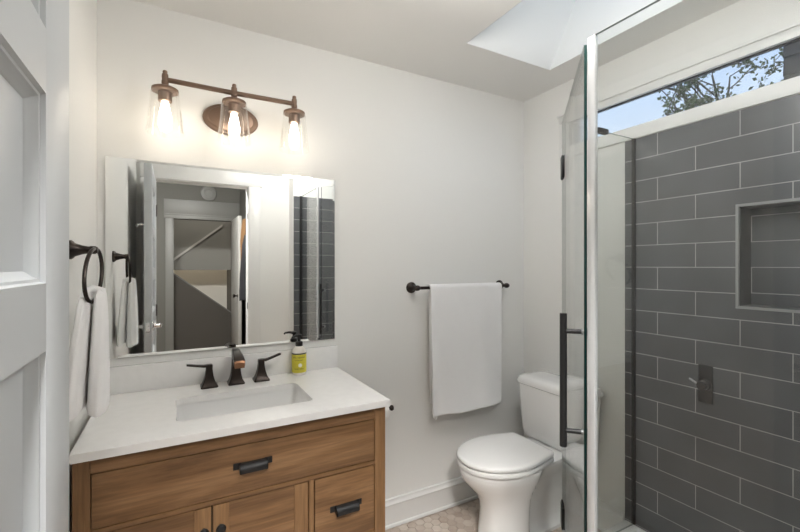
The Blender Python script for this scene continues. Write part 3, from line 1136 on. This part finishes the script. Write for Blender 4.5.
# ================================================================== TOWEL RING + HAND TOWEL
RX = XL + .062
ry, rz_ = 1.45, 1.412
tr = thing('towel_ring', 'dark bronze towel ring mounted on the left wall', 'towel ring', (XL, ry, rz_))
m_ = MB()
m_.lathe([(.027, 0), (.027, .006), (.024, .010), (.019, .014), (.013, .030), (.010, .045), (.0115, .050), (.0115, .060), (.008, .066), (.0, .067)], (XL, ry, rz_), (1, 0, 0))
m_.build('mount', M['bronze'], tr)
m_ = MB()
c_ = Vector((RX - .002, 1.42, rz_ - .070))
ax = Vector((.20, .98, 0)).normalized()
m_.tube([c_ + ax * (.058 * math.sin(a)) + Vector((0, .03 * math.cos(a), .074 * math.cos(a))) for a in [2 * math.pi * i / 40 for i in range(40)]], .0052, 10, closed=True)
m_.build('ring', M['bronze'], tr)

# hand towel: one cloth gathered through the ring, falling in two folded tails
ht_ = thing('hand_towel', 'white hand towel hanging through the towel ring beside the mirror', 'towel', (RX, 1.4, .94))


def towel_tail(pts_fn, name):
    g_ = MB()
    n, k_ = 40, 26
    rings = [[pts_fn(j / k_, 2 * math.pi * i / n) for i in range(n)] for j in range(k_ + 1)]
    g_.loft(rings)
    return g_.build(name, M['towel'], ht_, smooth=70)


def tail(ytop, xtop, ybot, xbot, wy0, wy1, wx0, wx1, z0, z1, ph):
    def fn(f, a):
        e_ = 1 - (1 - f) ** 2.2
        wy = wy0 + (wy1 - wy0) * e_
        wx = wx0 + (wx1 - wx0) * e_
        cy = ytop + (ybot - ytop) * f
        cx = xtop + (xbot - xtop) * f
        fold = 1 + .11 * math.sin(3 * a + ph) * (1 - .4 * f) + .04 * math.sin(7 * a + ph * 2 + 3 * f)
        y_ = cy + wy * math.sin(a) * fold
        x_ = cx + wx * math.cos(a) * fold
        z_ = z0 + (z1 - z0) * f
        rim = 0
        if f < .06:
            sc_ = math.sqrt(max(0, 1 - (1 - f / .06) ** 2)) * .9 + .1
            y_ = cy + (y_ - cy) * sc_
            x_ = cx + (x_ - cx) * sc_
        if f > .97:
            sc_ = .985 - .5 * (f - .97)
            y_ = cy + (y_ - cy) * sc_
            x_ = cx + (x_ - cx) * sc_
        z_ += .006 * math.sin(2 * a + ph) * f
        return (x_, y_, z_)
    return fn
towel_tail(tail(1.412, RX + .014, 1.385, RX + .012, .032, .058, .013, .024, 1.303, .975, .6), 'front_tail')
towel_tail(tail(1.400, RX - .016, 1.37, RX - .034, .034, .095, .013, .020, 1.294, .985, 2.1), 'rear_tail')
m_ = MB()
m_.tube([(RX + .017, 1.41, 1.275), (RX + .014, 1.412, 1.297), (RX + .0, 1.412, 1.303), (RX - .014, 1.41, 1.295), (RX - .016, 1.40, 1.27)], [.014, .014, .012, .014, .014], 14)
m_.build('towel_gather', M['towel'], ht_, smooth=70)

# ================================================================== TOWEL BAR + BATH TOWEL
tb = thing('towel_bar', 'dark bronze towel bar on the back wall above the toilet', 'towel bar', (1.453, D, 1.25))
by = D - .066
for x in (1.121, 1.745):
    m_ = MB()
    m_.lathe([(.030, 0), (.030, .006), (.027, .010), (.020, .013), (.015, .020), (.011, .040), (.010, .050)], (x, D, 1.25), (0, -1, 0))
    m_.lathe([(.0, -.018), (.009, -.016), (.014, -.008), (.015, 0), (.014, .008), (.009, .016), (.0, .018)], (x, by, 1.25), (1, 0, 0))
    m_.build('bar_post', M['bronze'], tb)
m_ = MB()
m_.cyl((1.121, by, 1.25), (1.745, by, 1.25), .0085)
m_.build('bar', M['bronze'], tb)


def bath_towel():
    g_ = MB()
    nx_ = 56
    prof = []
    zf, zb3 = .566, .62
    for i in range(40):
        f = i / 39
        prof.append((-.0165, zf + (1.248 - zf) * f, f, 1))
    for i in range(1, 10):
        a = math.pi * i / 10
        prof.append((-.0165 * math.cos(a), 1.248 + .0165 * math.sin(a), 1, 0))
    for i in range(30):
        f = 1 - i / 29
        prof.append((.0165, zb3 + (1.248 - zb3) * f, f, -1))
    rows_ = []
    for (dy, z, f, sd) in prof:
        r_ = []
        for i in range(nx_ + 1):
            u = i / nx_
            x0 = 1.192 + .010 * (1 - f)
            x1 = 1.690 - .012 * (1 - f)
            if sd < 0:
                x0 += .012
                x1 -= .008
            x = x0 + (x1 - x0) * u
            amp = (1 - f) if sd else 0
            wv = amp * (.010 * math.sin(u * 6.5 + .6) + .005 * math.sin(u * 14 + 2 * f)) * (1 if sd > 0 else .3)
            wv += .0018 * noise.noise((u * 9, f * 9, sd * 3.0))
            yy = by + dy - (.018 * amp if sd > 0 else 0) + wv
            if yy > D - .012:
                yy = D - .012
            r_.append((x, yy, z + (.008 * (u - .5) * (1 - f) if sd > 0 else 0) + .002 * math.sin(u * 11) * amp))
        rows_.append(r_)
    vv = [[g_.bm.verts.new(p) for p in r_] for r_ in rows_]
    for a, b in zip(vv[:-1], vv[1:]):
        for i in range(nx_):
            g_.bm.faces.new((a[i], a[i + 1], b[i + 1], b[i]))
    o_ = g_.build('bath_towel', M['towel'], smooth=80)
    sd_ = o_.modifiers.new('thickness', 'SOLIDIFY')
    sd_.thickness = .010
    sd_.offset = 0
    bv = o_.modifiers.new('soft_edge', 'BEVEL')
    bv.width = .003
    bv.segments = 2
    bv.limit_method = 'ANGLE'
    bv.angle_limit = math.radians(60)
    return o_
bt = bath_towel()
tag(bt, 'white bath towel folded over the towel bar on the back wall', 'towel')
m_ = MB()
m_.tube([(1.215, by - .024, .574), (1.214, by - .026, .556), (1.220, by - .026, .548), (1.228, by - .026, .556), (1.229, by - .024, .574)], .0025, 8)
m_.build('hanging_loop', M['towel'], bt)

# toilet paper holder
tp = thing('toilet_paper_holder', 'dark bronze toilet paper holder on the wall just right of the vanity', 'paper holder', (.80, D, .655))
m_ = MB()
m_.lathe([(.025, 0), (.025, .006), (.018, .011), (.010, .02), (.009, .085), (.011, .09), (.011, .10), (.0, .102)], (.795, D, .655), (0, -1, 0))
m_.cyl((.79, D - .092, .655), (.950, D - .092, .655), .007)
m_.lathe([(.007, 0), (.012, .003), (.0145, .009), (.012, .016), (.0, .019)], (.946, D - .092, .655), (1, 0, 0))
m_.build('arm', M['bronze'], tp)
m_ = MB()
m_.lathe([(.019, 0), (.040, 0), (.042, .003), (.042, .097), (.040, .1), (.019, .1), (.019, 0)], (.825, D - .092, .643), (1, 0, 0), 36, False, False)
m_.lathe([(.0425, .002), (.0425, .098)], (.825, D - .092, .643), (1, 0, 0), 36, False, False)
o = m_.build('toilet_paper_roll', M['paper'])
tag(o, 'white toilet paper roll mostly hidden behind the vanity corner', 'toilet paper')

# ================================================================== TOILET
TC = 1.5625
toilet = thing('toilet', 'white two-piece toilet with closed lid between vanity and shower', 'toilet', (1.58, TC, 0))


def egg(cx, lf, lb, w, z, pw=2.0, pb=3.2, n=112, pinch=0.0, px=1.485, ps=.10):
    pts = []
    for i in range(n):
        a = 2 * math.pi * i / n
        c, s = math.cos(a), math.sin(a)
        p_ = pw if c > 0 else pb
        r = (abs(c) ** p_ + abs(s) ** p_) ** (-1 / p_)
        x = cx - (lf if c > 0 else lb) * c * r
        y_ = w * s * r
        if pinch:
            q_ = min(1, max(0, (x - px) / ps))
            y_ *= 1 - pinch * q_ * q_ * (3 - 2 * q_)
        pts.append((x, TC + y_, z))
    return pts
m_ = MB()
secs = [egg(1.60, .292, .285, .130, .0, 2.8, 3.5, pinch=.42),
        egg(1.60, .290, .285, .130, .018, 2.8, 3.5, pinch=.42),
        egg(1.60, .282, .280, .124, .030, 2.8, 3.5, pinch=.55),
        egg(1.60, .278, .280, .122, .07, 2.8, 3.5, pinch=.60),
        egg(1.60, .274, .285, .122, .12, 2.7, 3.2, pinch=.58),
        egg(1.60, .274, .290, .125, .17, 2.5, 3.0, pinch=.60),
        egg(1.59, .276, .300, .132, .215, 2.2, 3.0, pinch=.58),
        egg(1.58, .290, .315, .143, .26, 2.1, 2.8, pinch=.50),
        egg(1.565, .318, .335, .163, .305, 2.0, 2.6, pinch=.40),
        egg(1.55, .338, .360, .178, .345, 2.0, 2.6, pinch=.30),
        egg(1.545, .345, .385, .185, .375, 2.0, 2.6, pinch=.25),
        egg(1.545, .345, .390, .186, .392, 2.0, 2.6, pinch=.22),
        egg(1.545, .341, .388, .183, .398, 2.0, 2.6, pinch=.22),
        egg(1.545, .30, .34, .15, .400, 2.0, 2.6, pinch=.22)]
m_.loft(secs)
bowl = m_.build('bowl', M['china'], toilet, smooth=50)
for s in (-1, 1):
    m_ = MB()
    m_.lathe([(.016, 0), (.016, .010), (.012, .018), (.0, .021)], (1.60, TC + s * .098, .016), (0, s * .25, 1))
    m_.build('bolt_cap', M['seat'], bowl)


def seat_out(ins, z, back=1.655):
    """rounded front, sides tapering to a straight back edge with small corners."""
    cx, hb, rc = 1.437, .148, .028
    half = []
    for i in range(25):
        a = math.pi / 2 * i / 24
        half.append((cx - (.241 - ins) * math.cos(a), (.187 - ins) * math.sin(a) ** .98))
    xe = back - ins - rc
    for i in range(1, 13):
        f = i / 12
        half.append((cx + (xe - cx) * f, (.187 - ins) - (.187 - hb) * f ** 1.7))
    ye = half[-1][1]
    for i in range(1, 7):
        a = math.pi / 2 * i / 6
        half.append((xe + rc * math.sin(a), ye - rc * (1 - math.cos(a))))
    for i in range(1, 4):
        half.append((back - ins, (ye - rc) * (1 - i / 4)))
    pts = [(x, TC + y_, z) for x, y_ in half] + [(back - ins, TC, z)] + [(x, TC - y_, z) for x, y_ in reversed(half[1:])]
    return pts
m_ = MB()
m_.loft([seat_out(.006, .401), seat_out(.001, .403), seat_out(.0, .408), seat_out(.0, .418), seat_out(.003, .423), seat_out(.05, .424)])
m_.build('seat', M['seat'], toilet, smooth=45)
m_ = MB()
m_.loft([seat_out(.010, .4245), seat_out(.004, .428), seat_out(.0, .432), seat_out(.0, .441), seat_out(.003, .4465), seat_out(.010, .449), seat_out(.025, .451), seat_out(.055, .452)])
m_.build('lid', M['seat'], toilet, smooth=45)
for s in (-1, 1):
    m_ = MB()
    m_.cyl((1.668, TC + s * .055, .42), (1.668, TC + s * .095, .42), .013)
    m_.box(1.655, 1.69, TC + s * .075 - .018, TC + s * .075 + .018, .399, .412, .003)
    m_.build('seat_hinge', M['seat'], toilet)


def tank_ring(x0, x1, hw, z, r=.035, bow=.012, n=6):
    pts = []
    for (x, y_) in rrect(x0, x1, TC - hw, TC + hw, r, n):
        if x < (x0 + x1) / 2:
            x -= bow * (1 - ((y_ - TC) / hw) ** 2)
        pts.append((x, y_, z))
    return pts
tx1 = 1.938
m_ = MB()
m_.loft([tank_ring(1.770, tx1, .180, .402), tank_ring(1.760, tx1, .190, .408), tank_ring(1.752, tx1, .195, .45), tank_ring(1.744, tx1, .204, .60), tank_ring(1.740, tx1, .208, .690), tank_ring(1.740, tx1, .208, .695)])
tank = m_.build('tank', M['china'], toilet, smooth=50)
m_ = MB()
m_.loft([tank_ring(1.740, tx1 + .002, .215, .6965), tank_ring(1.735, tx1 + .003, .220, .700), tank_ring(1.734, tx1 + .003, .221, .715), tank_ring(1.736, tx1 + .003, .209, .728), tank_ring(1.745, tx1, .209, .738, .04), tank_ring(1.762, tx1 - .012, .190, .744, .04), tank_ring(1.79, tx1 - .04, .15, .746, .03)])
m_.build('tank_lid', M['china'], toilet, smooth=50)
m_ = MB()
m_.lathe([(.013, 0), (.013, .006), (.008, .008), (.007, .016)], (1.79, TC + .204, .655), (0, 1, 0))
m_.tube([(1.79, TC + .214, .655), (1.80, TC + .216, .646), (1.812, TC + .216, .625), (1.815, TC + .215, .60)], [.006, .007, .007, .006])
m_.build('flush_lever', M['chrome'], tank)

# ================================================================== SHOWER
CURB = .125
# neo-angle pan
pan = thing('shower_pan', 'white neo-angle shower pan with raised curb in the corner', 'shower pan', (1.45, .72, 0))
outer = [(TX - .001, YS + .001), (TX - .001, 1.246), (1.434, 1.246), (.931, .743), (.931, YS + .001)]
inner = [(TX - .03, YS + .03), (TX - .03, 1.166), (1.467, 1.166), (1.011, .710), (1.011, YS + .03)]
in2 = [(TX - .05, YS + .05), (TX - .05, 1.146), (1.475, 1.146), (1.031, .70), (1.031, YS + .05)]
m_ = MB()
ce = Vector((1.45, .72))
def scale_in(poly, d):
    return [tuple(Vector(p) + (ce - Vector(p)).normalized() * d) for p in poly]
R3 = lambda poly, z: [(x, y, z) for x, y in poly]
m_.loft([R3(outer, 0), R3(outer, CURB - .012), R3(scale_in(outer, .004), CURB - .004), R3(scale_in(outer, .012), CURB), R3(scale_in(inner, -.012), CURB), R3(scale_in(inner, -.003), CURB - .006), R3(inner, CURB - .018), R3(in2, .045), R3(scale_in(in2, .3), .035)])
m_.build('pan_body', M['acrylic'], pan, smooth=40)
m_ = MB()
m_.lathe([(.055, .034), (.055, .038), (.045, .040), (.0, .040)], (1.47, .70, 0))
m_.build('drain_cover', M['chrome'], pan)

GT = EYE + .611
GZ0 = CURB + .001
th = .008
P1 = Vector((.977, .7245, 0))
P2 = Vector((1.4535, 1.2, 0))


def glass_slab(a, b, z0, z1, thick, parent, name='glass_pane'):
    """vertical pane from a to b; faces get the pane material, narrow edges the green one."""
    a, b = Vector(a), Vector(b)
    d = (b - a).normalized()
    n_ = Vector((-d.y, d.x, 0)) * thick / 2
    g_ = MB()
    g_.loft([[a - n_ + Vector((0, 0, z)), a + n_ + Vector((0, 0, z)), b + n_ + Vector((0, 0, z)), b - n_ + Vector((0, 0, z))] for z in (z0, z1)])
    o_ = g_.build(name, M['glass'], parent, smooth=0)
    o_.data.materials.append(M['edge'])
    o_.data.materials.append(M['edge_top'])
    for p in o_.data.polygons:
        if abs(p.normal.dot(n_.normalized())) < .5:
            p.material_index = 2 if abs(p.normal.z) > .5 else 1
    return o_


fp = thing('shower_screen', 'fixed clear glass shower screen at the right, nearest the camera', 'glass panel', (.977, YS, CURB))
glass_slab((.977, YS + .004, 0), (.977, .7245, 0), GZ0, GT, th, fp)
m_ = MB()
m_.box(.966, .988, YS, YS + .016, GZ0, GT + .003)
m_.build('wall_channel', M['black'], fp, smooth=0)
m_ = MB()
m_.box(.9705, .9835, .7055, .7285, GZ0, GT, .002)
m_.build('edge_seal', M['seal'], fp)

rp_ = thing('shower_screen', 'narrow fixed clear glass shower screen beside the toilet', 'glass panel', (1.70, 1.2, CURB))
glass_slab((1.4565, 1.2, 0), (TX - .004, 1.2, 0), GZ0, GT, th, rp_)
m_ = MB()
m_.box(TX - .012, TX, 1.193, 1.207, GZ0, GT + .001)
m_.build('wall_channel', M['black'], rp_, smooth=0)

m_ = MB()
m_.box(1.665, 1.735, 1.188, 1.212, GT - .012, GT + .012, .005)
m_.build('panel_clamp', M['black'], rp_)

sd = thing('shower_door', 'frameless clear glass shower door with black pull, set at an angle', 'shower door', (1.4535, 1.2, CURB))
dd = (P2 - P1).normalized()
nn = Vector((-dd.y, dd.x, 0))        # outward, towards the vanity
K = nn * .007
Q0 = P1 + dd * .03 + K
Q1 = P2 - dd * .006 + K
glass_slab(Q0, Q1, GZ0 + .008, GT - .002, th, sd)
m_ = MB()
g0 = Q0 + dd * .022
up = Vector((0, 0, 1))
off = .055
m_.cyl(g0 + nn * off + up * .855, g0 + nn * off + up * 1.232, .0098, seg=24)
hnd = m_.build('pull_handle', M['black'], sd)
for z in (.900, 1.182):
    m_ = MB()
    m_.cyl(g0 + nn * (th / 2 + .004) + up * z, g0 + nn * off + up * z, .0068)
    m_.build('standoff', M['black'], hnd)
    m_ = MB()
    m_.cyl(g0 + nn * (th / 2) + up * z, g0 + nn * (th / 2 + .004) + up * z, .0085)
    m_.cyl(g0 - nn * (th / 2 + .008) + up * z, g0 - nn * (th / 2) + up * z, .011)
    m_.build('grommet', M['tile_trim'], hnd)
for z in (.325, 1.778):
    m_ = MB()
    Mx = Matrix.Translation(P2 + K + up * z) @ Matrix.Rotation(math.atan2(dd.y, dd.x), 4, 'Z')
    for s in (1, -1):
        ya, yb_ = sorted((s * (th / 2 + .0005), s * (th / 2 + .006)))
        m_.box(-.062, -.008, ya, yb_, -.045, .045, .0015, mat=Mx)
    m_.build('door_hinge', M['black'], sd)
    m_ = MB()
    m_.cyl(P2 + K + up * (z - .045), P2 + K + up * (z + .045), .0075)
    m_.build('hinge_barrel', M['black'], sd)

# valve
sv = thing('shower_valve', 'dark rectangular shower valve plate with round knob on the tiles', 'shower valve', (TX, .895, .875))
m_ = MB()
m_.box(TX - .006, TX, .868, .922, .795, .954, .003)
m_.build('valve_plate', M['valve'], sv)
m_ = MB()
m_.lathe([(.024, 0), (.024, .006), (.019, .010), (.019, .034), (.016, .038), (.0, .039)], (TX - .006, .895, .872), (-1, 0, 0), 28)
m_.build('knob', M['valve'], sv)
m_ = MB()
m_.tube([(TX - .036, .895, .872), (TX - .038, .915, .880), (TX - .038, .940, .892)], [.005, .0045, .004])
m_.build('lever', M['tile_trim'], sv)

# ================================================================== OUTSIDE
M['bark'] = pbr('grey_brown_bark', (.075, .065, .05), .9, bump=.8, bscale=30)
M['leaf'] = pbr('young_leaves', (.10, .13, .055), .8, var=.35, vscale=3)
tree = thing('tree', 'budding deciduous tree seen through the strip window', 'tree', (7.4, 2.6, -1.0))
bt_ = MB()
lf_ = MB()
rng = random.Random(21)


def leaf(p, s):
    d = Vector((rng.uniform(-1, 1), rng.uniform(-1, 1), rng.uniform(-1, 1))).normalized()
    t = Vector((rng.uniform(-1, 1), rng.uniform(-1, 1), rng.uniform(-1, 1)))
    u = d.cross(t).normalized()
    w = d.cross(u)
    v = [lf_.bm.verts.new(p + q_) for q_ in (d * 0, d * s * .5 + u * s * .32 + w * s * .06, d * s, d * s * .5 - u * s * .32 + w * s * .06)]
    lf_.bm.faces.new((v[0], v[1], v[2]))
    lf_.bm.faces.new((v[0], v[2], v[3]))


def branch(p, d, L_, r, depth):
    n = max(3, int(L_ / .16))
    pts = [p.copy()]
    rr_ = [r]
    for i in range(n):
        if p.y > 3.75 + rng.uniform(-.15, .15):
            break
        d = (d + Vector((rng.gauss(0, .10), rng.gauss(0, .12), rng.gauss(0.015, .09)))).normalized()
        p = p + d * (L_ / n)
        pts.append(p.copy())
        rr_.append(r * (1 - .75 * (i + 1) / n) + .003)
        if depth < 5 and i > 0 and rng.random() < (.75 if depth else .9):
            dv = Vector((rng.gauss(0, 1), rng.gauss(0, 1), rng.gauss(.2, .7))).normalized()
            branch(p.copy(), (d * .55 + dv * .75).normalized(), L_ * rng.uniform(.32, .6), rr_[-1] * .6, depth + 1)
        if depth >= 2:
            for _ in range(3 if depth == 2 else 4):
                leaf(p + Vector((rng.gauss(0, .03), rng.gauss(0, .03), rng.gauss(0, .03))), rng.uniform(.035, .075))
    if len(pts) > 1:
        bt_.tube(pts, rr_, 6 if depth else 10)


base = Vector((7.4, 2.6, -1.0))
trunk = [base, base + Vector((.05, .05, 1.4)), base + Vector((0, .1, 2.6)), base + Vector((-.05, .15, 3.6))]
bt_.tube(trunk, [.17, .14, .12, .09], 12)
for (h, dvec, L_, r) in ((3.55, (-.1, .85, 1), 2.4, .06), (3.2, (0, .95, .42), 2.6, .06), (2.9, (.1, .9, .28), 2.4, .055), (3.4, (-.3, -.5, .8), 1.9, .05), (3.3, (-.5, .6, .7), 2.3, .05), (3.3, (.1, .8, .35), 2.2, .045), (3.5, (-.15, .3, .8), 1.8, .04), (3.1, (-.2, .9, .6), 2.2, .045), (3.0, (-.1, 1.0, .55), 2.5, .05)):
    branch(base + Vector((-.02, .13, h)), Vector(dvec).normalized(), L_, r, 1)
bt_.build('branches', M['bark'], tree, smooth=60)
lv = lf_.build('leaves', M['leaf'], tree, smooth=0)

M['shingle'] = pbr('dark_shingle', (.010, .011, .016), .85, bump=1.0, bscale=14, var=.6, vscale=7)
nbm = MB()
nbm.box(4.0, 4.7, -2.5, 1.325, -1.0, 5.5)
for i in range(46):
    z = -1.0 + i * .14
    nbm.loft([[(4.0, y_, z), (4.0 - .02, y_, z), (4.0 - .004, y_, z + .14), (4.0, y_, z + .14)] for y_ in (-2.5, 1.325)])
o = nbm.build('neighbouring_house', M['shingle'], smooth=0)
tag(o, 'dark shingled house corner at the right end of the strip window', 'house')
